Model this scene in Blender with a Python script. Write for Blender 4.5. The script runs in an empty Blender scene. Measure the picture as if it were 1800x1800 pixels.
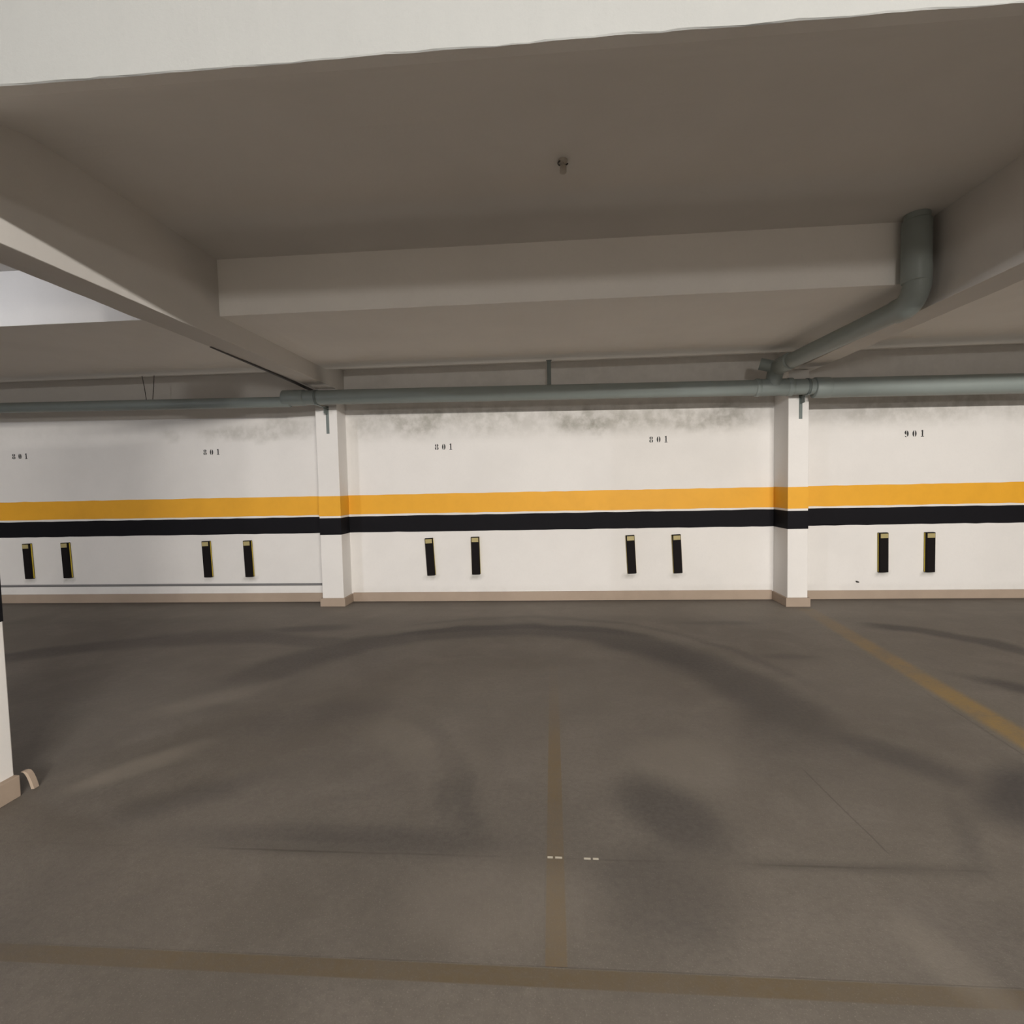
import bpy, bmesh, math, random
import numpy as np
from mathutils import Matrix, Vector

S = bpy.context.scene
COL = S.collection
random.seed(7)

# ------------------------------------------------------------------ camera, world, lights, exposure
cam = bpy.data.cameras.new('camera')
cam.sensor_width = 36.0
cam.lens = 36.0 * 949.39 / 1800.0
cam.clip_start = 0.02
camo = bpy.data.objects.new('camera', cam)
COL.objects.link(camo)
yaw, pitch, roll = math.radians(-4.308), math.radians(3.077), math.radians(-1.236)
fw = Vector((math.sin(yaw) * math.cos(pitch), math.cos(yaw) * math.cos(pitch), -math.sin(pitch)))
rt = Vector((math.cos(yaw), -math.sin(yaw), 0))
up = rt.cross(fw)
r2 = math.cos(roll) * rt + math.sin(roll) * up
u2 = -math.sin(roll) * rt + math.cos(roll) * up
camo.matrix_world = Matrix(((r2.x, u2.x, -fw.x, 0.0), (r2.y, u2.y, -fw.y, 0.0),
                            (r2.z, u2.z, -fw.z, 1.45), (0, 0, 0, 1)))
S.camera = camo

wd = bpy.data.worlds.new('world')
S.world = wd
wd.use_nodes = True
wd.node_tree.nodes['Background'].inputs[0].default_value = (0.9, 0.9, 1.0, 1)
wd.node_tree.nodes['Background'].inputs[1].default_value = 0.05

S.view_settings.view_transform = 'Standard'
S.view_settings.look = 'None'
S.view_settings.gamma = 1.0
S.view_settings.exposure = 0.0
S.view_settings.use_curve_mapping = False


def bulb(name, loc, power, col, rad=0.05):
    l = bpy.data.lights.new(name, 'POINT')
    l.energy = power
    l.color = col
    l.shadow_soft_size = rad
    o = bpy.data.objects.new(name, l)
    o.location = loc
    COL.objects.link(o)
    return o


WARM = (1.0, 0.955, 0.90)
COOL = (0.88, 0.91, 1.0)
# a row of fluorescent tubes hung crosswise under the ceiling of the aisle behind the camera, shining toward the bays
tl = bpy.data.lights.new('aisle_tube_lamp', 'AREA')
tl.shape = 'RECTANGLE'
tl.size, tl.size_y = 3.6, 0.14
tl.energy = 1130
tl.color = WARM
to = bpy.data.objects.new('aisle_tube_lamp', tl)
to.location = (2.7, -6.2, 3.55)
to.rotation_euler = (math.radians(90 - 12), 0, 0)
COL.objects.link(to)
bulb('aisle_lamp', (-9.0, -5.0, 3.3), 550, COOL, 0.07)
bulb('low_fill_light', (0.6, -8.5, 2.2), 560, WARM, 0.25)             # added unseen fill low behind camera, lifts drop beam face and strip above pipe
bulb('bay_lamp', (-4.4, 2.9, 3.05), 23, COOL, 0.05)             # ceiling lamps of the two neighbouring bays
bulb('bay_lamp', (4.6, 2.9, 3.05), 16, WARM, 0.05)

# ------------------------------------------------------------------ helpers: nodes


class N:
    """wrapper around a float socket, so that shader maths can be written as expressions"""

    def __init__(self, nt, s):
        self.nt, self.s = nt, s

    def op(self, kind, *others, clamp=False):
        m = self.nt.nodes.new('ShaderNodeMath')
        m.operation = kind
        m.use_clamp = clamp
        for i, a in enumerate((self,) + others):
            if isinstance(a, N):
                self.nt.links.new(a.s, m.inputs[i])
            else:
                m.inputs[i].default_value = a
        return N(self.nt, m.outputs[0])

    def __add__(self, o): return self.op('ADD', o)
    def __sub__(self, o): return self.op('SUBTRACT', o)
    def __mul__(self, o): return self.op('MULTIPLY', o)
    def __truediv__(self, o): return self.op('DIVIDE', o)
    def abs(self): return self.op('ABSOLUTE')
    def max(self, o): return self.op('MAXIMUM', o)
    def min(self, o): return self.op('MINIMUM', o)
    def clamp(self): return self.op('ADD', 0.0, clamp=True)

    def ramp(self, a, b):
        """0 at a, 1 at b, smooth in between"""
        m = self.nt.nodes.new('ShaderNodeMapRange')
        m.interpolation_type = 'SMOOTHSTEP'
        if a <= b:
            m.inputs[1].default_value, m.inputs[2].default_value = a, b
            m.inputs[3].default_value, m.inputs[4].default_value = 0, 1
        else:
            m.inputs[1].default_value, m.inputs[2].default_value = b, a
            m.inputs[3].default_value, m.inputs[4].default_value = 1, 0
        self.nt.links.new(self.s, m.inputs[0])
        return N(self.nt, m.outputs[0])


def new_mat(name, rough=0.7, spec=0.3, metal=0.0):
    m = bpy.data.materials.new(name)
    m.use_nodes = True
    nt = m.node_tree
    b = nt.nodes['Principled BSDF']
    b.inputs['Roughness'].default_value = rough
    b.inputs['Specular IOR Level'].default_value = spec
    b.inputs['Metallic'].default_value = metal
    return m, nt, b


def pos(nt):
    g = nt.nodes.new('ShaderNodeNewGeometry')
    s = nt.nodes.new('ShaderNodeSeparateXYZ')
    nt.links.new(g.outputs['Position'], s.inputs[0])
    return g.outputs['Position'], N(nt, s.outputs[0]), N(nt, s.outputs[1]), N(nt, s.outputs[2])


def noise(nt, vec, scale, detail=4.0, rough=0.55, dist=0.0, stretch=None):
    if stretch:
        mp = nt.nodes.new('ShaderNodeMapping')
        mp.inputs['Scale'].default_value = stretch
        nt.links.new(vec, mp.inputs[0])
        vec = mp.outputs[0]
    n = nt.nodes.new('ShaderNodeTexNoise')
    n.inputs['Scale'].default_value = scale
    n.inputs['Detail'].default_value = detail
    n.inputs['Roughness'].default_value = rough
    n.inputs['Distortion'].default_value = dist
    nt.links.new(vec, n.inputs['Vector'])
    return N(nt, n.outputs['Fac'])


def mix(nt, fac, a, b):
    m = nt.nodes.new('ShaderNodeMix')
    m.data_type = 'RGBA'
    for sock, v in ((m.inputs[0], fac), (m.inputs[6], a), (m.inputs[7], b)):
        if isinstance(v, N):
            nt.links.new(v.s, sock)
        elif isinstance(v, bpy.types.NodeSocket):
            nt.links.new(v, sock)
        elif isinstance(v, (int, float)):
            sock.default_value = v
        else:
            sock.default_value = (*v, 1)
    return m.outputs[2]


def attr(nt, name):
    a = nt.nodes.new('ShaderNodeAttribute')
    a.attribute_name = name
    return N(nt, a.outputs['Fac'])


def bump(nt, b, h, strength=0.2, dist=0.01):
    n = nt.nodes.new('ShaderNodeBump')
    n.inputs['Strength'].default_value = strength
    n.inputs['Distance'].default_value = dist
    nt.links.new(h.s, n.inputs['Height'])
    nt.links.new(n.outputs[0], b.inputs['Normal'])


def lin(r, g, b):
    f = lambda c: c / 12.92 if c <= 0.04045 else ((c + 0.055) / 1.055) ** 2.4
    return tuple(f(v / 255) for v in (r, g, b))


# ------------------------------------------------------------------ helpers: meshes
def link(name, me, mat=None, parent=None, smooth=False):
    o = bpy.data.objects.new(name, me)
    COL.objects.link(o)
    if mat is not None:
        me.materials.append(mat)
    if parent is not None:
        o.parent = parent
    if smooth:
        for p in me.polygons:
            p.use_smooth = True
    return o


def bm_obj(name, bm, mat=None, parent=None, smooth=False):
    bmesh.ops.recalc_face_normals(bm, faces=bm.faces[:])
    me = bpy.data.meshes.new(name)
    bm.to_mesh(me)
    bm.free()
    return link(name, me, mat, parent, smooth)


def add_box(bm, x0, x1, y0, y1, z0, z1, bev=0.0):
    vs = [bm.verts.new(p) for p in ((x0, y0, z0), (x1, y0, z0), (x1, y1, z0), (x0, y1, z0),
                                    (x0, y0, z1), (x1, y0, z1), (x1, y1, z1), (x0, y1, z1))]
    fs = [bm.faces.new([vs[i] for i in f]) for f in
          ((0, 3, 2, 1), (4, 5, 6, 7), (0, 1, 5, 4), (1, 2, 6, 5), (2, 3, 7, 6), (3, 0, 4, 7))]
    if bev > 0:
        es = list({e for f in fs for e in f.edges})
        bmesh.ops.bevel(bm, geom=es, offset=bev, segments=2, affect='EDGES', profile=0.5)


def box(name, x0, x1, y0, y1, z0, z1, mat, parent=None, bev=0.0):
    bm = bmesh.new()
    add_box(bm, x0, x1, y0, y1, z0, z1, bev)
    return bm_obj(name, bm, mat, parent)


def rough_beam(name, x0, x1, y0, y1, z0, z1, mat, parent=None, seed=0, amp=0.004, step=0.06, axis='x'):
    """a plastered concrete beam: a box whose lower edges wander a little, as hand-trowelled plaster does"""
    rng = random.Random(seed)
    bm = bmesh.new()
    a0, a1 = (x0, x1) if axis == 'x' else (y0, y1)
    n = max(2, int((a1 - a0) / step))
    rings = []
    w = [0.0] * 4
    for i in range(n + 1):
        t = a0 + (a1 - a0) * i / n
        w = [0.6 * v + rng.uniform(-amp, amp) for v in w]
        c = 0.0025                                               # small plaster round on the lower arrises
        if axis == 'x':
            pts = [(t, y0, z1), (t, y0 + w[0] * .3, z0 + c + w[0]), (t, y0 + c + w[1] * .3, z0 + w[0] * .5),
                   (t, y1 - c, z0 + w[2] * .5), (t, y1 + w[3] * .3, z0 + c), (t, y1, z1)]
        else:
            pts = [(x0, t, z1), (x0 + w[0] * .3, t, z0 + c + w[0]), (x0 + c + w[1] * .3, t, z0 + w[0] * .5),
                   (x1 - c, t, z0 + w[2] * .5), (x1 + w[3] * .3, t, z0 + c + w[2]), (x1, t, z1)]
        rings.append([bm.verts.new(p) for p in pts])
    for a, b in zip(rings, rings[1:]):
        for k in range(6):
            bm.faces.new((a[k], a[(k + 1) % 6], b[(k + 1) % 6], b[k]))
    bm.faces.new(rings[0])
    bm.faces.new(rings[-1][::-1])
    return bm_obj(name, bm, mat, parent)


def add_tube(bm, path, rad, seg=24, caps=True):
    """sweep a circle along path; rad is one number or one per point"""
    P = [Vector(p) for p in path]
    R = rad if isinstance(rad, (list, tuple)) else [rad] * len(P)
    n = len(P)
    T = []
    for i in range(n):
        d = (P[min(i + 1, n - 1)] - P[max(i - 1, 0)])
        if d.length < 1e-9:
            d = P[min(i + 2, n - 1)] - P[max(i - 2, 0)]
        T.append(d.normalized())
    ref = Vector((0, 0, 1)) if abs(T[0].z) < 0.9 else Vector((1, 0, 0))
    u = T[0].cross(ref).normalized()
    rings = []
    for i in range(n):
        u = (u - T[i] * u.dot(T[i])).normalized()
        v = T[i].cross(u)
        rings.append([bm.verts.new(P[i] + R[i] * (math.cos(2 * math.pi * k / seg) * u + math.sin(2 * math.pi * k / seg) * v))
                      for k in range(seg)])
    for a, b in zip(rings, rings[1:]):
        for k in range(seg):
            bm.faces.new((a[k], a[(k + 1) % seg], b[(k + 1) % seg], b[k]))
    if caps:
        bm.faces.new(rings[0][::-1])
        bm.faces.new(rings[-1])


def tube(name, path, rad, mat, parent=None, seg=24):
    bm = bmesh.new()
    add_tube(bm, path, rad, seg)
    o = bm_obj(name, bm, mat, parent, smooth=True)
    m = o.modifiers.new('edges', 'EDGE_SPLIT')
    m.split_angle = math.radians(40)
    return o


def ring(name, a, b, r, mat, parent=None, lip=0.004):
    """pipe socket: a sleeve from a to b with rounded lips"""
    a, b = Vector(a), Vector(b)
    d = (b - a).normalized()
    return tube(name, [a, a + d * lip, a + d * 2 * lip, b - d * 2 * lip, b - d * lip, b],
                [r - 2 * lip, r - lip * .5, r, r, r - lip * .5, r - 2 * lip], mat, parent)


def empty(name, loc, label, cat, group=None):
    o = bpy.data.objects.new(name, None)
    o.empty_display_size = 0.1
    o.location = loc
    COL.objects.link(o)
    tag(o, label, cat, group)
    return o


def tag(o, label=None, cat=None, group=None, kind=None):
    if label:
        o['label'] = label
    if cat:
        o['category'] = cat
    if group:
        o['group'] = group
    if kind:
        o['kind'] = kind
    return o


def vnoise(x, y, seed):
    """smooth value noise on arrays, 0..1"""
    def h(i, j):
        v = np.sin(i * 127.1 + j * 311.7 + seed * 74.7) * 43758.5453
        return v - np.floor(v)
    i, j = np.floor(x), np.floor(y)
    f, g = x - i, y - j
    f, g = f * f * (3 - 2 * f), g * g * (3 - 2 * g)
    return (h(i, j) * (1 - f) + h(i + 1, j) * f) * (1 - g) + (h(i, j + 1) * (1 - f) + h(i + 1, j + 1) * f) * g


def fbm(x, y, seed, oct=4):
    s, a, t = 0, 0.5, 0
    for k in range(oct):
        s = s + a * vnoise(x * 2 ** k, y * 2 ** k, seed + k)
        t += a
        a *= 0.5
    return s / t


def sstep(v, a, b):
    t = np.clip((v - a) / (b - a), 0, 1)
    return t * t * (3 - 2 * t)


def grid(name, us, vs, place, mat, fields):
    """rectangular grid mesh with point float attributes computed on (u, v)"""
    U, V = np.meshgrid(us, vs)
    n, m = len(us), len(vs)
    co = place(U.ravel(), V.ravel())
    idx = np.arange(n * m).reshape(m, n)
    f = np.stack([idx[:-1, :-1], idx[:-1, 1:], idx[1:, 1:], idx[1:, :-1]], -1).reshape(-1, 4)
    me = bpy.data.meshes.new(name)
    me.from_pydata(co.tolist(), [], f.tolist())
    for k, fn in fields.items():
        a = me.attributes.new(k, 'FLOAT', 'POINT')
        a.data.foreach_set('value', fn(U, V).ravel().astype(np.float32))
    return link(name, me, mat)


# ------------------------------------------------------------------ dimensions (metres; camera stands at the origin)
D = 6.5915                      # far wall
SLAB = 3.22                     # slab over the parking bays
AISLE = 3.66                    # slab over the aisle, behind the camera
XL, XR, YB = -11.0, 11.0, -12.0
LC = (-2.81, -2.545, 6.32)      # left column: x0, x1, front
RC = (2.607, 2.825, 6.205)      # right column
LB = (-2.78, -2.55)             # left longitudinal beam
RB = (2.65, 2.89)
BZ = 2.62                       # underside of the longitudinal beams
SOF, SY0, SY1 = 2.79, 4.09, 6.08  # wide drop beam in front of the far wall
NB = (1.735, 1.845, 2.80)         # near transverse beam: front, back, underside
YEL, BLK = (1.098, 1.338), (0.871, 1.074)


# ------------------------------------------------------------------ materials
def concrete(nt, yellow=None, ycol=(0.16, 0.115, 0.06)):
    p, x, y, z = pos(nt)
    big = noise(nt, p, 0.55, 5, 0.6, 0.6)
    mid = noise(nt, p, 2.6, 6, 0.65, 0.4)
    fine = noise(nt, p, 38, 5, 0.7)
    speck = noise(nt, p, 170, 2, 0.6)
    sweep = noise(nt, p, 1.6, 4, 0.6, 1.2, (1.0, 2.4, 1.0))
    base = mix(nt, big.ramp(0.3, 0.7), (0.132, 0.116, 0.098), (0.175, 0.156, 0.134))
    base = mix(nt, mid.ramp(0.42, 0.72) * 0.45, base, (0.21, 0.187, 0.162))
    base = mix(nt, sweep.ramp(0.55, 0.75) * 0.35, base, (0.120, 0.107, 0.098))
    base = mix(nt, fine.ramp(0.35, 0.75) * 0.42, base, (0.110, 0.096, 0.082))
    base = mix(nt, speck.ramp(0.56, 0.75) * 0.45, base, (0.30, 0.27, 0.235))
    if yellow:
        base = mix(nt, yellow(nt, p, x, y, mid, fine), base, ycol)
    # tyre grime with painted corner darkening (per-vertex map), saw-cut joint, scratches
    g = attr(nt, 'grime_shade')
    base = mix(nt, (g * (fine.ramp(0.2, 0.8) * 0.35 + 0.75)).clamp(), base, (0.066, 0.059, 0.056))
    base = mix(nt, attr(nt, 'dust') * 0.8, base, (0.27, 0.24, 0.20))
    wob = (noise(nt, p, 3.0, 3) - 0.5) * 0.02
    joint = ((y - 2.016) + wob).abs().ramp(0.008, 0.002)
    joint = joint * noise(nt, p, 1.3, 3).ramp(0.42, 0.62)
    halo = ((y - 2.012) + wob).abs().ramp(0.05, 0.0) * noise(nt, p, 1.1, 3).ramp(0.42, 0.6) * (x - 0.0).abs().ramp(2.2, 1.2)
    base = mix(nt, (halo * 0.45).clamp(), base, (0.075, 0.067, 0.058))
    base = mix(nt, joint * 0.40, base, (0.06, 0.052, 0.045))
    cr = ((x - 1.22) - (y - 2.67) * (-0.07) + wob * 0.8).abs().ramp(0.006, 0.001) * y.ramp(2.08, 2.12) * y.ramp(2.75, 2.65)
    base = mix(nt, cr * 0.4, base, (0.055, 0.047, 0.04))
    # white paint flecks left in the joint
    fl = (y - 2.018).abs().ramp(0.007, 0.004)
    seg = ((x + 0.015).abs().ramp(0.030, 0.026) * (x + 0.018).abs().ramp(0.003, 0.006)).max(
        (x - 0.125).abs().ramp(0.030, 0.026) * (x - 0.127).abs().ramp(0.003, 0.006))
    base = mix(nt, fl * seg * 0.85, base, (0.62, 0.58, 0.48))
    return base, (fine * 0.6 + speck * 0.3 + mid * 0.6 - joint * 0.3 - cr * 0.3)


m_floor, nt, b = new_mat('stained_concrete', 0.62, 0.22)
c, h = concrete(nt)
nt.links.new(c, b.inputs['Base Color'])
bump(nt, b, h, 0.25, 0.006)


def line_mat(name, dist_fn, along_fn, lo, hi, ycol=(0.16, 0.115, 0.06)):
    m, nt, b = new_mat(name, 0.6, 0.22)

    def worn(nt, p, x, y, mid, fine):
        d = dist_fn(x, y)
        return (d * along_fn(x, y) * (mid.ramp(0.30, 0.62) * (hi - lo) + lo) * (fine.ramp(0.78, 0.35) * 0.4 + 0.6)).clamp()
    c, h = concrete(nt, worn, ycol)
    nt.links.new(c, b.inputs['Base Color'])
    bump(nt, b, h, 0.2, 0.005)
    return m


m_line_mid = line_mat('worn_line_paint', lambda x, y: (x + 0.013).abs().ramp(0.036, 0.030),
                      lambda x, y: y.ramp(3.9, 2.6) * 0.85 + 0.15, 0.55, 0.85)
m_line_cross = line_mat('worn_cross_line_paint', lambda x, y: (y - 1.508).abs().ramp(0.034, 0.028),
                        lambda x, y: x.abs().ramp(3.4, 0.6) * 0.5 + 0.5, 0.55, 0.85, (0.125, 0.092, 0.05))
m_line_side = line_mat('faded_yellow_line_paint',
                       lambda x, y: ((x - 2.53) - (y - 3.0) * 0.0733).abs().ramp(0.12, 0.045),
                       lambda x, y: y.ramp(6.2, 3.2) * 0.65 + 0.35, 0.35, 0.8, (0.30, 0.19, 0.05))


def plaster(name, colr, dirt_shade=False, bumpy=0.15, mottled=0.05):
    m, nt, b = new_mat(name, 0.75, 0.2)
    p, x, y, z = pos(nt)
    n1 = noise(nt, p, 1.3, 5, 0.6)
    n2 = noise(nt, p, 60, 4, 0.65)
    n3 = noise(nt, p, 9, 4, 0.6)
    c = mix(nt, n1.ramp(0.35, 0.7) * 0.5, colr, tuple(v * (1 - mottled * 2) for v in colr))
    c = mix(nt, n2.ramp(0.45, 0.8) * 0.4, c, tuple(v * 0.93 for v in colr))
    if dirt_shade:
        c = mix(nt, (attr(nt, 'dirt_shade') * (n3.ramp(0.25, 0.7) * 0.7 + 0.4)).clamp(), c, (0.30, 0.285, 0.245))
    nt.links.new(c, b.inputs['Base Color'])
    bump(nt, b, n2 * 0.5 + n3 * 0.5, bumpy, 0.006)
    return m


WHITE = (0.78, 0.755, 0.725)
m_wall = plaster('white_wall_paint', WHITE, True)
m_white = plaster('white_plaster', WHITE)
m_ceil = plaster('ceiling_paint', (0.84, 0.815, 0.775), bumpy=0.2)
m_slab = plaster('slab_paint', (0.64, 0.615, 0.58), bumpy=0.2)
m_hall = plaster('bare_concrete_walls', (0.16, 0.15, 0.135))
m_beam = plaster('pale_grey_beam_paint', (0.33, 0.335, 0.325), bumpy=0.25)


def paint(name, colr, rough=0.55, spec=0.3):
    m, nt, b = new_mat(name, rough, spec)
    p, x, y, z = pos(nt)
    n = noise(nt, p, 5, 5, 0.6)
    f = noise(nt, p, 80, 3, 0.6)
    c = mix(nt, n.ramp(0.35, 0.75) * 0.35, colr, tuple(v * 0.85 for v in colr))
    c = mix(nt, f.ramp(0.5, 0.8) * 0.2, c, tuple(v * 1.12 + 0.005 for v in colr))
    nt.links.new(c, b.inputs['Base Color'])
    bump(nt, b, n * 0.4 + f * 0.6, 0.12, 0.004)
    return m


m_yel = paint('yellow_stripe_paint', (0.80, 0.395, 0.03))
m_blk = paint('black_stripe_paint', (0.010, 0.0095, 0.0115), 0.7, 0.08)
m_num = paint('stencil_ink', (0.035, 0.034, 0.034))
m_base = plaster('beige_granite', (0.40, 0.315, 0.245), bumpy=0.1, mottled=0.14)
nt = m_base.node_tree
m_pipe = paint('grey_green_pvc', (0.265, 0.30, 0.285), 0.42)
m_rub = paint('black_rubber', (0.010, 0.008, 0.008), 0.7, 0.1)
m_refl = paint('yellow_reflective_strip', (0.62, 0.47, 0.045), 0.4)
m_lab = paint('cream_plate', (0.42, 0.35, 0.16), 0.45)
m_steel = paint('grey_painted_steel', (0.16, 0.185, 0.175), 0.45)
m_wire = paint('dark_wire', (0.06, 0.055, 0.05), 0.5)
m_cond = paint('grey_conduit', (0.20, 0.195, 0.195), 0.5)
m_sock = paint('dull_socket', (0.42, 0.38, 0.33), 0.5)
m_dark = paint('dark_metal', (0.04, 0.036, 0.034), 0.5)


# ------------------------------------------------------------------ the room
def band(x, y, cx, cy, R, w):
    wob = (fbm(x * 1.3, y * 1.3, 3) - 0.5) * 0.35
    d = np.abs(np.hypot(x - cx, y - cy) - R + wob)
    return 1 - sstep(d, w * 0.35, w)


def blob(x, y, cx, cy, a, bb, rot):
    c, s = math.cos(rot), math.sin(rot)
    u, v = (x - cx) * c + (y - cy) * s, -(x - cx) * s + (y - cy) * c
    wob = (fbm(x * 2.2, y * 2.2, 9) - 0.5) * 0.7
    return 1 - sstep(np.hypot(u / a, v / bb) + wob, 0.35, 1.15)


def grime_shade(x, y):
    n = fbm(x * 1.1, y * 1.1, 21)
    g = 0.62 * band(x, y, -0.45, 3.40, 1.86, 0.36) * sstep(y + 0.25 * x, 2.7, 3.9)
    g = np.maximum(g, 0.85 * band(x, y, -0.42, 3.42, 1.98, 0.16) * sstep(y, 4.6, 5.2))
    g = np.maximum(g, 0.50 * band(x, y, -3.2, 2.4, 2.6, 0.30) * sstep(y, 3.4, 4.6) * (1 - sstep(x, -2.2, -1.2)))
    g = np.maximum(g, 0.70 * band(x, y, 2.75, 4.35, 1.02, 0.17) * sstep(x, 2.85, 3.2) * sstep(y, 4.2, 4.7))
    g = np.maximum(g, 0.75 * blob(x, y, 3.15, 3.75, 0.42, 0.14, -0.9))
    g = np.maximum(g, 0.80 * blob(x, y, 2.15, 2.55, 0.46, 0.22, 0.75))
    g = np.maximum(g, 0.55 * blob(x, y, 1.75, 2.85, 0.5, 0.16, 2.2))
    g = np.maximum(g, 0.50 * blob(x, y, 0.50, 2.32, 0.22, 0.42, 0.5))
    g = np.maximum(g, 0.35 * blob(x, y, 0.35, 1.85, 0.3, 0.30, 0.2))
    g = np.maximum(g, 0.40 * blob(x, y, -0.95, 2.1, 0.9, 0.12, 0.0))
    g = np.maximum(g, 0.40 * blob(x, y, -1.75, 2.35, 0.45, 0.18, 0.6))
    g = np.maximum(g, 0.30 * blob(x, y, -1.55, 3.25, 0.6, 0.3, 0.4))
    g = np.maximum(g, 0.45 * blob(x, y, -2.6, 5.3, 0.6, 0.16, 0.1))
    g = np.maximum(g, 0.35 * blob(x, y, 1.6, 5.5, 0.5, 0.10, 0.0))
    g = np.maximum(g, 0.40 * blob(x, y, 1.9, 4.45, 0.3, 0.10, 0.0))
    g = np.maximum(g, 0.45 * (1 - sstep(D - y, 0.02, 0.16)))            # dirt gathered along the skirting
    g = g * (0.55 + 0.75 * n)
    for cx, cy, R, w, a, b in ((-2.2, 1.9, 1.78, .05, -1.2, -.3), (-2.3, 1.8, 1.98, .06, -1.0, -.1), (-0.45, 3.4, 2.35, .07, -1.6, 1.9)):
        g = np.maximum(g, 0.30 * band(x, y, cx, cy, R, w) * sstep(x, a, a + .4) * (1 - sstep(x, b - .3, b)) * sstep(y, 1.8, 2.2))
    g = np.maximum(g * 1.22, 0.42 * blob(x, y, -2.35, 1.45, 1.1, 0.6, 0.25) * (0.6 + 0.6 * n))  # corner falloff of the view painted on as a dark patch
    g = np.maximum(g, 0.34 * blob(x, y, 1.5, 1.55, 0.55, 0.35, -0.3) * (0.6 + 0.6 * n))  # weaker painted corner darkening on the right
    return np.clip(g + 0.22 * sstep(fbm(x * .7, y * .9, 5), 0.5, 0.8), 0, 1)


def dust(x, y):
    d = 0.6 * blob(x, y, -2.2, 2.62, 0.42, 0.13, 0.9)
    d = np.maximum(d, 0.45 * blob(x, y, -2.35, 3.5, 0.55, 0.2, 0.8))
    d = np.maximum(d, 0.35 * blob(x, y, 0.65, 2.75, 0.35, 0.30, -0.8))
    d = np.maximum(d, 0.30 * blob(x, y, -0.75, 2.9, 0.6, 0.25, -0.7))
    d = np.maximum(d, 0.30 * blob(x, y, -0.2, 1.8, 0.4, 0.22, 0))
    d = np.maximum(d, 0.35 * blob(x, y, 1.15, 1.62, 0.1, 0.22, 0.35))
    d = np.maximum(d, 0.35 * (1 - sstep(np.abs(D - 0.55 - y), 0.1, 0.5)))
    return d * (0.5 + 0.8 * fbm(x * 3, y * 3, 31))


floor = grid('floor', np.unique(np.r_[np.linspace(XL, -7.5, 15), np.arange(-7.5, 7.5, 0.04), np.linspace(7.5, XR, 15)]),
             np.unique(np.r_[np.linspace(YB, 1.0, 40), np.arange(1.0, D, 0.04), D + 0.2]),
             lambda u, v: np.stack([u, v, np.zeros_like(u)], -1), m_floor, {'grime_shade': grime_shade, 'dust': dust})
tag(floor, 'dull brown-grey concrete garage floor with dark curved tyre marks', kind='structure')


def line_obj(name, pts, w, mat, label):
    """flat paint on the floor, a fraction of a millimetre thick, as its own finely divided strip"""
    (x0, y0), (x1, y1) = pts
    L = math.hypot(x1 - x0, y1 - y0)
    us, vs = np.linspace(0, L, int(L / 0.05) + 2), np.linspace(-w / 2, w / 2, 5)
    dx, dy = (x1 - x0) / L, (y1 - y0) / L
    X = lambda u, v: x0 + u * dx - v * dy
    Y = lambda u, v: y0 + u * dy + v * dx
    o = grid(name, us, vs, lambda u, v: np.stack([X(u, v), Y(u, v), np.full_like(u, 0.0008)], -1), mat,
             {'grime_shade': lambda u, v: grime_shade(X(u, v), Y(u, v)), 'dust': lambda u, v: dust(X(u, v), Y(u, v))})
    o.parent = floor
    o['label'] = label
    return o


line_obj('painted_line', ((-0.013, 1.545), (-0.013, 4.2)), 0.074, m_line_mid, 'worn brown-yellow dividing line running toward the far wall')
line_obj('painted_line', ((-3.6, 1.508), (3.4, 1.508)), 0.070, m_line_cross, 'worn brown-yellow line across the front of the bays')
line_obj('painted_line', ((2.42, 1.545), (2.756, 6.1)), 0.26, m_line_side, 'smeared bright yellow dividing line leading to the right column')


def wall_dirt_shade(x, z):
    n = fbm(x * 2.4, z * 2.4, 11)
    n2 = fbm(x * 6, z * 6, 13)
    d = 0.72 * sstep(z, 1.92, 2.2) * (0.5 + 0.5 * sstep(n, 0.3, 0.65)) * (0.12 + 0.88 * sstep(x, -2.6, -2.2) - 0.3 * sstep(x, 2.3, 2.7))  # upper band: real grime deepened to paint the shade below the pipe
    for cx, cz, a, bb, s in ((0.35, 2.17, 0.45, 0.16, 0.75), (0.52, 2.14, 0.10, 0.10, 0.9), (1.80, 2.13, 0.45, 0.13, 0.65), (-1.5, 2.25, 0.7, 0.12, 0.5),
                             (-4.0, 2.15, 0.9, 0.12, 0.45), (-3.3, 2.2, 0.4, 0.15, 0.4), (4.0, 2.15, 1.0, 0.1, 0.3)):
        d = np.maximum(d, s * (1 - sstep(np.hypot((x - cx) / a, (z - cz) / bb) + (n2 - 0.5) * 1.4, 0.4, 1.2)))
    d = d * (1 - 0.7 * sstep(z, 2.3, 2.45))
    d = np.maximum(d, 0.2 * (1 - sstep(z, 0.12, 0.2)) * n2)
    for bx in BX:                                                       # rubbed marks under each bumper
        d = np.maximum(d, 0.55 * (1 - sstep(np.hypot((x - bx) / 0.09, (z - 0.30) / 0.035) + (n2 - .5), 0.3, 1.1)))
    return d


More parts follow.
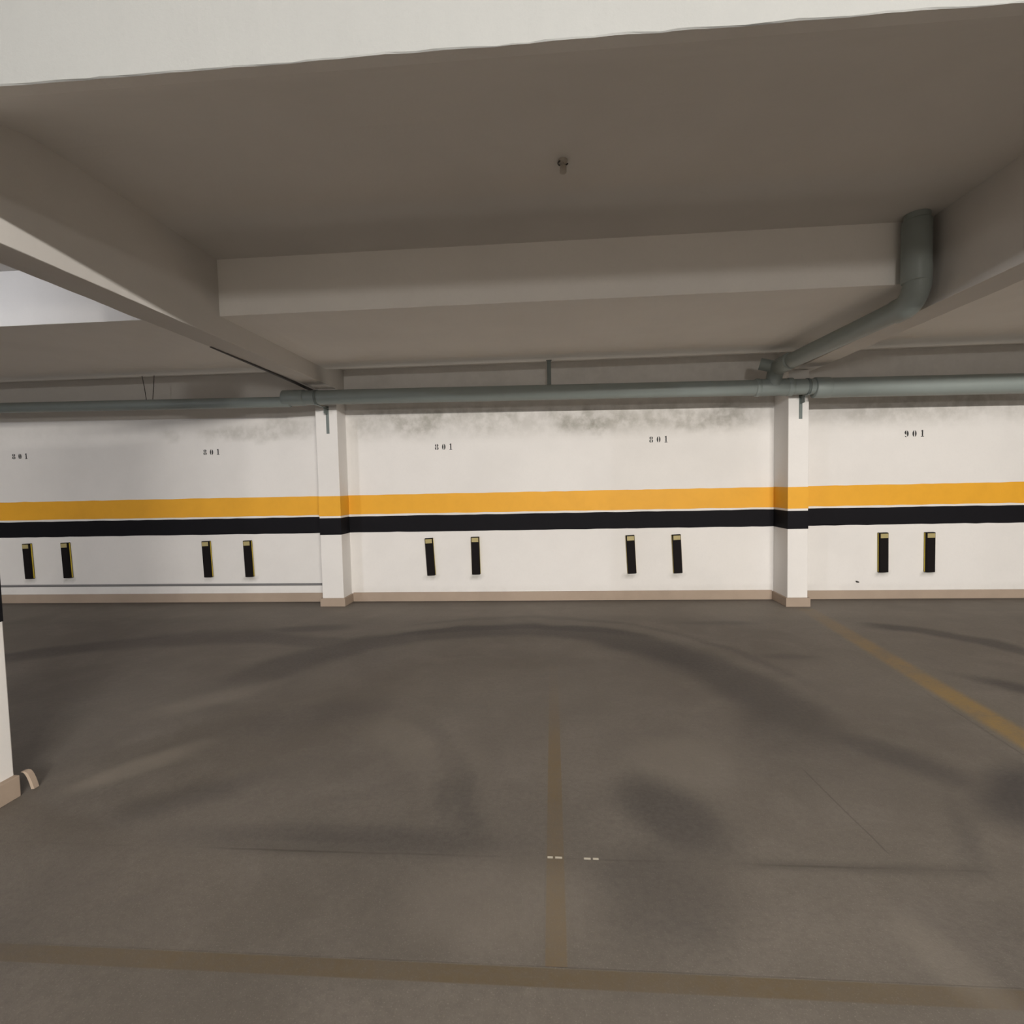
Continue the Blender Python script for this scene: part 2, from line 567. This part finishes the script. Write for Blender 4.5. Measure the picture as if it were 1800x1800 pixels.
BX = [-6.885, -6.345, -4.42, -3.87, -1.525, -0.955, 0.935, 1.48, 3.835, 4.35]
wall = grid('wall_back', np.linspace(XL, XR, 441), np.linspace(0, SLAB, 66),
            lambda u, v: np.stack([u, np.full_like(u, D), v], -1), m_wall, {'dirt_shade': wall_dirt_shade})
tag(wall, 'white far wall with a yellow and a black stripe', kind='structure')
spans = ((XL, LC[0]), (LC[1], RC[0]), (RC[1], XR))
for i, (a, c) in enumerate(spans):
    for nm, mt, (z0, z1) in (('yellow_stripe', m_yel, YEL), ('black_stripe', m_blk, BLK)):
        bm = bmesh.new()
        n = int((c - a) / 0.12)
        rng = random.Random(i * 7 + len(nm))
        lo = [bm.verts.new((a + (c - a) * k / n, D - 0.0012, z0 + rng.uniform(-.003, .003))) for k in range(n + 1)]
        hi = [bm.verts.new((a + (c - a) * k / n, D - 0.0012, z1 + rng.uniform(-.003, .003))) for k in range(n + 1)]
        for k in range(n):
            bm.faces.new((lo[k], lo[k + 1], hi[k + 1], hi[k]))
        o = bm_obj(nm, bm, mt, wall)
        o['label'] = ('golden yellow' if nm[0] == 'y' else 'black') + ' painted stripe'
for nm, co in (('wall_left', [(XL, YB, 0), (XL, D, 0), (XL, D, AISLE), (XL, YB, AISLE)]),
               ('wall_right', [(XR, YB, 0), (XR, D, 0), (XR, D, AISLE), (XR, YB, AISLE)]),
               ('wall_front', [(XL, YB, 0), (XR, YB, 0), (XR, YB, AISLE), (XL, YB, AISLE)])):
    bm = bmesh.new()
    bm.faces.new([bm.verts.new(p) for p in co])
    tag(bm_obj(nm, bm, m_hall), kind='structure')
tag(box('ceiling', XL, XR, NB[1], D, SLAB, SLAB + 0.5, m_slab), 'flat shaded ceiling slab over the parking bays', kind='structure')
tag(box('ceiling', XL, XR, YB, NB[0], AISLE, AISLE + 0.2, m_ceil), kind='structure')

# beams
bm = bmesh.new()
rng, rows, w = random.Random(1), [], [0, 0]
HB = 2.70                                                        # where its curved haunch runs out into the slab
for i in range(int((XR - XL) / 0.05) + 1):
    x = XL + i * 0.05
    w = [0.6 * v + rng.uniform(-.0035, .0035) for v in w]
    pr = [(NB[0], AISLE + .1), (NB[0] + w[1] * .4, NB[2] + .003 + w[0]), (NB[0] + .004, NB[2] + w[0] * .6), (NB[1] - .06, NB[2])]
    for k in range(1, 13):
        t = k / 12
        pr.append((NB[1] - .06 + (HB - NB[1] + .06) * t, NB[2] + (SLAB - NB[2]) * (math.sin(t * math.pi / 2) ** 1.1)))
    rows.append([bm.verts.new((x, y, z)) for y, z in pr])
for p, q in zip(rows, rows[1:]):
    for k in range(len(p) - 1):
        f = bm.faces.new((p[k], p[k + 1], q[k + 1], q[k]))
        f.smooth = k >= 3
        f.material_index = int(k >= 2)
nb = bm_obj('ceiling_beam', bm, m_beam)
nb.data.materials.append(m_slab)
tag(nb, 'near crosswise beam, its pale lit face along the top of the view', kind='structure')
tag(rough_beam('ceiling_beam', LB[0], LB[1], NB[1], D, BZ, SLAB, m_slab, seed=2, amp=0.003, axis='y'),
    'left lengthwise beam running to the left column', kind='structure')
tag(rough_beam('ceiling_beam', RB[0], RB[1], NB[1], D, BZ, SLAB, m_slab, seed=3, amp=0.003, axis='y'),
    'right lengthwise beam running to the right column', kind='structure')
for k, (a, c, lb) in enumerate(((XL, LB[0], 'wide drop beam above the left bay, white lit front'),
                                (LB[1], RB[0], 'wide drop beam above the middle bay, in shade'),
                                (RB[1], XR, 'wide drop beam above the right bay'))):
    tag(rough_beam('ceiling_beam', a, c, SY0, SY1, SOF, SLAB, m_ceil, seed=10 + k, amp=0.003), lb, kind='structure')


tag(box('ceiling', XL, XR, SY1 + .004, D, 2.885, SLAB - .002, m_ceil), 'narrow ceiling strip between the drop beam and the far wall', kind='structure')

# columns: shaft > stripes, skirting
def column(x0, x1, y0, y1, top, label, yel=YEL, blk=BLK, bz=0.112, bt=0.022, sides=True):
    r = box('column', x0, x1, y0, y1, 0, top, m_white, None, 0.006)
    tag(r, label, kind='structure')
    e = 0.0015
    for nm, mt, z in (('yellow_stripe', m_yel, yel), ('black_stripe', m_blk, blk)):
        if z:
            box(nm, x0 - e, x1 + e, y0 - e, y1, z[0], z[1], mt, r, 0.0)
    box('skirting', x0 - bt, x1 + bt, y0 - bt, y1, 0, bz, m_base, r, 0.003)['label'] = 'beige stone skirting'
    return r


column(LC[0], LC[1], LC[2], D, BZ, 'left white column at the far wall, under the left beam', bz=0.100)
column(RC[0], RC[1], RC[2], D, BZ, 'right white column at the far wall, its left side shaded', bz=0.100)
nc = column(-2.86, -2.598, 1.50, 2.335, BZ, 'near white column at the left edge, black band above white foot',
            yel=(1.12, 1.40), blk=(0.85, 1.10), bz=0.103, bt=0.028)

# skirting along the far wall, one run per bay
for i, ((a, c), nm) in enumerate(zip(spans, ('left', 'back', 'right'))):
    bm = bmesh.new()
    x, rng = a, random.Random(40 + i)
    add_box(bm, a + (0.022 if i else 0), c - (0.022 if i < 2 else 0), D - 0.018, D, 0, 0.112 if i < 2 else 0.100, 0.002)
    tag(bm_obj('baseboard_' + nm, bm, m_base), 'beige stone skirting', kind='structure')

# ------------------------------------------------------------------ stencilled bay numbers (flat paint on the wall)


def crescent(bm, cx, cz, rx, rz, t0, t1, thin, thick, rot=0.0, n=9):
    """a curved stencil stroke from angle t0 to t1, thickest in the middle"""
    pts_o, pts_i = [], []
    for k in range(n + 1):
        s = k / n
        t = t0 + (t1 - t0) * s
        w = thin + (thick - thin) * math.sin(math.pi * s)
        pts_o.append((cx + rx * math.cos(t), cz + rz * math.sin(t)))
        pts_i.append((cx + (rx - w) * math.cos(t), cz + (rz - w * .6) * math.sin(t)))
    o = [bm.verts.new((p[0], 0, p[1])) for p in pts_o]
    i_ = [bm.verts.new((p[0], 0, p[1])) for p in pts_i]
    for k in range(n):
        bm.faces.new((o[k], o[k + 1], i_[k + 1], i_[k]))


def rect(bm, x0, x1, z0, z1):
    bm.faces.new([bm.verts.new((p[0], 0, p[1])) for p in ((x0, z0), (x1, z0), (x1, z1), (x0, z1))])


def digit(bm, ch, ox, h):
    w = h * 0.58
    PI = math.pi
    g = 0.30
    if ch == '0':
        crescent(bm, ox, h / 2, w / 2, h / 2, PI / 2 + g, 3 * PI / 2 - g, .008, .018)
        crescent(bm, ox, h / 2, w / 2, h / 2, -PI / 2 + g, PI / 2 - g, .008, .018)
    elif ch == '8':
        for cz, r in ((h * .27, .27), (h * .75, .25)):
            crescent(bm, ox, cz, w / 2 * (1 if r > .26 else .9), h * r, PI / 2 + g, 3 * PI / 2 - g, .008, .016)
            crescent(bm, ox, cz, w / 2 * (1 if r > .26 else .9), h * r, -PI / 2 + g, PI / 2 - g, .008, .016)
    elif ch == '9':
        crescent(bm, ox, h * .68, w / 2, h * .32, PI / 2 + g, 3 * PI / 2 - g, .009, .019)
        crescent(bm, ox - w * .0, h * .5, w / 2, h * .5, -PI / 2 + .55, PI / 2 - g, .010, .020)
        crescent(bm, ox - w * .12, h * .18, w * .3, h * .18, PI + .1, 3 * PI / 2 + .5, .006, .012)
    elif ch == '1':
        rect(bm, ox - .007, ox + .007, 0.009, h)
        rect(bm, ox - .016, ox + .016, 0, .007)
        rect(bm, ox - .014, ox - .007, h - .014, h - .006)


for txt, cx, z0, h, lab in (('801', -6.925, 1.897, .074, 'leftmost black stencilled number 801'),
                            ('801', -4.306, 1.886, .074, 'black stencilled 801 just left of the left column'),
                            ('801', -1.320, 1.873, .076, 'black stencilled 801 in the left half of the middle bay'),
                            ('801', 1.275, 1.893, .076, 'black stencilled 801 in the right half of the middle bay'),
                            ('901', 4.174, 1.880, .077, 'black stencilled 901 right of the right column')):
    bm = bmesh.new()
    for k, ch in enumerate(txt):
        digit(bm, ch, (k - 1) * 0.087, h)
    bmesh.ops.translate(bm, verts=bm.verts[:], vec=(cx, D - 0.0016, z0))
    o = bm_obj('stencilled_number', bm, m_num, wall)
    o['label'] = lab

# ------------------------------------------------------------------ drain pipe: glued together, so one thing
PY = 6.05
zm = lambda x: 2.441 - 0.0117 * x
dp = empty('drain_pipe', (0, PY, zm(0)), 'grey-green plastic drain pipe along the far wall with a branch at right', 'pipe')


def part(o):
    o.matrix_parent_inverse = dp.matrix_world.inverted() if False else Matrix.Translation(-Vector(dp.location))
    return o


xt = 2.38
part(tube('main_pipe', [(-3.02, PY, zm(-3.02)), (0, PY, zm(0)), (2.82, PY, zm(2.82))], 0.083, m_pipe, dp, 32))
part(tube('wide_pipe', [(2.80, PY, 2.392), (6, PY, 2.355), (XR - .01, PY, 2.30)], 0.104, m_pipe, dp, 32))
part(tube('thin_pipe', [(XL + .01, PY, 2.527), (-6.6, PY, 2.478), (-2.98, PY, 2.433)], 0.060, m_pipe, dp, 28))
part(ring('reducer_socket', (-3.06, PY, zm(-3.06)), (-2.80, PY, zm(-2.8)), 0.091, m_pipe, dp))
part(ring('tee_fitting', (xt - .17, PY, zm(xt - .17)), (xt + .19, PY, zm(xt + .19)), 0.091, m_pipe, dp))
part(ring('socket_ring', (xt - .19, PY, zm(xt - .19)), (xt - .14, PY, zm(xt - .14)), 0.097, m_pipe, dp))
part(ring('socket_ring', (xt + .14, PY, zm(xt + .14)), (xt + .20, PY, zm(xt + .20)), 0.097, m_pipe, dp))
part(ring('wide_socket', (2.80, PY, 2.395), (2.96, PY, 2.391), 0.110, m_pipe, dp))
# branch along the right beam: riser from the slab, elbow, run, drop into the tee
ex, ey, ez = 2.535, 3.985, 2.635
part(tube('riser', [(ex - .02, ey, SLAB), (ex - .01, ey, ez + .12)], 0.078, m_pipe, dp, 28))
part(ring('riser_socket', (ex - .02, ey, ez + .13), (ex - .02, ey, SLAB - .04), 0.089, m_pipe, dp))
arc = []
for k in range(13):
    t = k / 12 * math.pi / 2
    arc.append((ex - 0.01, ey + 0.15 - 0.15 * math.cos(t), ez + 0.15 - 0.15 * math.sin(t)))
part(tube('elbow', [(ex - .01, ey, ez + 0.24)] + arc + [(ex - .012, ey + .22, ez)], 0.084, m_pipe, dp, 28))
part(tube('branch_pipe', [(ex - .012, ey + .15, ez), (xt, PY - .18, 2.602)], 0.075, m_pipe, dp, 28))
part(ring('branch_socket', (xt + .004, PY - .42, 2.606), (xt, PY - .16, 2.602), 0.084, m_pipe, dp))
arc = []
for k in range(9):
    t = k / 8 * math.pi / 2
    arc.append((xt, PY - .17 + .15 * math.sin(t), 2.602 - .15 + .15 * math.cos(t)))
part(tube('drop_elbow', [(xt, PY - .24, 2.602)] + arc + [(xt, PY - .02, 2.42)], 0.080, m_pipe, dp, 28))
part(tube('cleanout_cap', [(xt - .16, PY - .06, 2.655), (xt - .02, PY - .10, 2.61)], 0.062, m_pipe, dp, 24))


# brackets on the columns
def bracket(x, yf, label):
    zb = zm(x) - 0.083
    r = empty('pipe_bracket', (x, yf, zb - 0.25), label, 'bracket', 'brackets under the drain pipe')
    T = Matrix.Translation(-Vector(r.location))
    for o in (box('wall_bar', x - .018, x + .018, yf - .006, yf, 2.085, zb + .02, m_steel, r, .001),
              box('arm', x - .018, x + .018, PY - .06, yf - .004, zb - .008, zb - .002, m_steel, r, .001),
              box('gusset', x - .003, x + .003, yf - .10, yf - .004, zb - .075, zb - .006, m_steel, r, .0008)):
        o.matrix_parent_inverse = T
    bm = bmesh.new()
    n = 32
    R0, R1 = (0.0845, 0.0885)
    rows = []
    for k in range(n):
        t = 2 * math.pi * k / n
        rows.append([bm.verts.new((x + dx, PY + R * math.cos(t), zm(x) + R * math.sin(t)))
                     for dx, R in ((-.014, R0), (-.014, R1), (.014, R1), (.014, R0))])
    for k in range(n):
        a, c = rows[k], rows[(k + 1) % n]
        for q in range(4):
            bm.faces.new((a[q], a[(q + 1) % 4], c[(q + 1) % 4], c[q]))
    o = bm_obj('clamp', bm, m_steel, r, True)
    o.matrix_parent_inverse = T


bracket(-2.66, LC[2], 'grey steel bracket under the pipe on the left column')
bracket(2.735, RC[2], 'grey steel bracket under the pipe on the right column')

# hangers
h = empty('pipe_hanger', (-0.012, PY, SOF), 'single grey strap holding the pipe from the middle drop beam', 'hanger')
T = Matrix.Translation(-Vector(h.location))
for o in (box('strap', -0.034, 0.010, PY - .004, PY, 2.525, SOF, m_steel, h, .0008),
          box('top_plate', -0.042, 0.018, PY - .022, PY + .018, SOF - .004, SOF + .001, m_steel, h, .0008)):
    o.matrix_parent_inverse = T
h = empty('pipe_hanger', (-4.68, PY, SOF), 'pair of thin dark wires holding the thin pipe in the left bay', 'hanger')
T = Matrix.Translation(-Vector(h.location))
for a, c in ((-4.755, -4.715), (-4.605, -4.635)):
    o = tube('wire', [(a, PY, SOF), ((a + c) / 2 + .004, PY - .003, 2.66), (c, PY - .004, 2.515)], 0.004, m_wire, h, 8)
    o.matrix_parent_inverse = T

tag(tube('edge_strip', [(-2.772, 4.30, 2.618), (-2.785, 5.0, 2.612), (-2.796, 5.8, 2.602), (-2.80, 6.29, 2.585), (-2.795, 6.31, 2.56)],
         [.008, .011, .015, .017, .017], m_dark, None, 10), 'dark strip along the lower left edge of the left beam', 'edge_strip')  # dark tube widening along the beam's lower left edge

# conduit low on the wall of the left bay
tag(tube('conduit', [(XL + .01, D - .014, 0.224), (-7, D - .014, 0.229), (-4.9, D - .014, 0.228), (LC[0] - .002, D - .014, 0.222)], 0.0145, m_cond, None, 14),
    'thin grey conduit running low along the wall of the left bay', 'conduit')

# ------------------------------------------------------------------ bumpers


def make_bumper():
    r = empty('wall_bumper', (0, 0, 0), '', 'bumper')
    hw, hf, d, z0, z1 = 0.052, 0.046, 0.050, -0.232, 0.232
    bm = bmesh.new()
    prof = ((-hw, 0), (-hw, -d * .62), (-hf, -d), (hf, -d), (hw, -d * .62), (hw, 0))
    lo = [bm.verts.new((x, y, z0)) for x, y in prof]
    hi = [bm.verts.new((x, y, z1)) for x, y in prof]
    for k in range(6):
        bm.faces.new((lo[k], lo[(k + 1) % 6], hi[(k + 1) % 6], hi[k]))
    bm.faces.new(lo[::-1])
    bm.faces.new(hi)
    bmesh.ops.bevel(bm, geom=[e for e in bm.edges], offset=0.003, segments=2, affect='EDGES')
    bm_obj('rubber_block', bm, m_rub, r)
    for s in (-1, 1):
        x0, x1 = sorted((s * (hw - .001), s * (hw + .0012)))
        box('reflective_strip', x0, x1, -d * .52, -d * .20, z0 + .006, z1 - .006, m_refl, r)
    box('cream_plate', -hf + .005, hf - .004, -d - .0022, -d + .001, z1 - .062, z1 - .010, m_lab, r, .001)
    return r


proto = make_bumper()
ORD = ('leftmost black rubber wall bumper, at the left end of the left bay',
       'black rubber wall bumper second from left, below the leftmost 801',
       'left of the two black bumpers below the 801 beside the left column',
       'black bumper nearest the left column on its left side',
       'black bumper nearest the left column on its right side',
       'second black bumper right of the left column',
       'left bumper of the pair nearest the right column in the middle bay',
       'black bumper nearest the right column on its left side',
       'black bumper nearest the right column on its right side, below 901',
       'rightmost black rubber wall bumper, below and right of 901')
BZC = (0.559, 0.566, 0.560, 0.560, 0.558, 0.566, 0.560, 0.560, 0.548, 0.545)
TILT = (1.6, 1.6, 1.5, 1.6, 2.6, 0.6, 2.6, 2.5, 0.7, 0.4)
for i, (x, z, t, lb) in enumerate(zip(BX, BZC, TILT, ORD)):
    r = proto
    if i:
        r = proto.copy()
        COL.objects.link(r)
        for ch in proto.children:
            c = ch.copy()
            COL.objects.link(c)
            c.parent = r
    r.location = (x, D, z)
    r.rotation_euler = (0, math.radians(-t), 0)
    r['label'] = lb
    r['group'] = 'rubber bumpers along the far wall'

# ------------------------------------------------------------------ small things
s = empty('lamp_holder', (0.09, 3.09, SLAB), 'small empty lamp holder hanging from the shaded ceiling', 'lamp holder')
bm = bmesh.new()
add_tube(bm, [(0, 0, 0), (0, 0, -.006), (0, 0, -.012), (0, 0, -.014)], [.026, .026, .022, .012], 20)
bm_obj('rose', bm, m_sock, s, True)
bm = bmesh.new()
add_tube(bm, [(0, 0, -.012), (0, 0, -.03)], .006, 10)
add_tube(bm, [(0, 0, -.028), (0, 0, -.034), (0, 0, -.066), (0, 0, -.070)], [.012, .019, .019, .015], 18)
bm_obj('socket', bm, m_sock, s, True)
bm = bmesh.new()
add_tube(bm, [(.027 * math.cos(t), .027 * math.sin(t), -.016) for t in np.linspace(.3, math.pi * 2 - 2.2, 14)], .004, 8)
bm_obj('wire_hook', bm, m_dark, s, True)

bm = bmesh.new()
add_tube(bm, [(3.55, D, .205), (3.557, D - .016, .203), (3.574, D - .018, .198)], [.008, .009, .006], 10)
tag(bm_obj('anchor_stub', bm, m_dark, None, True), 'tiny dark metal stub low on the wall right of the right column', 'stub')

# broken skirting chip leaning by the foot of the near column
bm = bmesh.new()
a, c = [], []
for k in range(7):
    t = k / 6
    x, y, z = -2.598 + 0.026 * t ** .6, 2.365 + .022 * t, 0.098 * (1 - t ** 1.7) + 0.002
    a.append((x, y, z))
for k, (x, y, z) in enumerate(a):
    c.append([bm.verts.new(p) for p in ((x, y, z), (x + .012, y + .004, z), (x + .012, y + .030, z - .0), (x, y + .026, z))])
for p, q in zip(c, c[1:]):
    for k in range(4):
        bm.faces.new((p[k], p[(k + 1) % 4], q[(k + 1) % 4], q[k]))
bm.faces.new(c[0])
bm.faces.new(c[-1][::-1])
tag(bm_obj('broken_skirting_piece', bm, m_base), 'broken beige skirting piece leaning at the foot of the near column', 'tile piece')
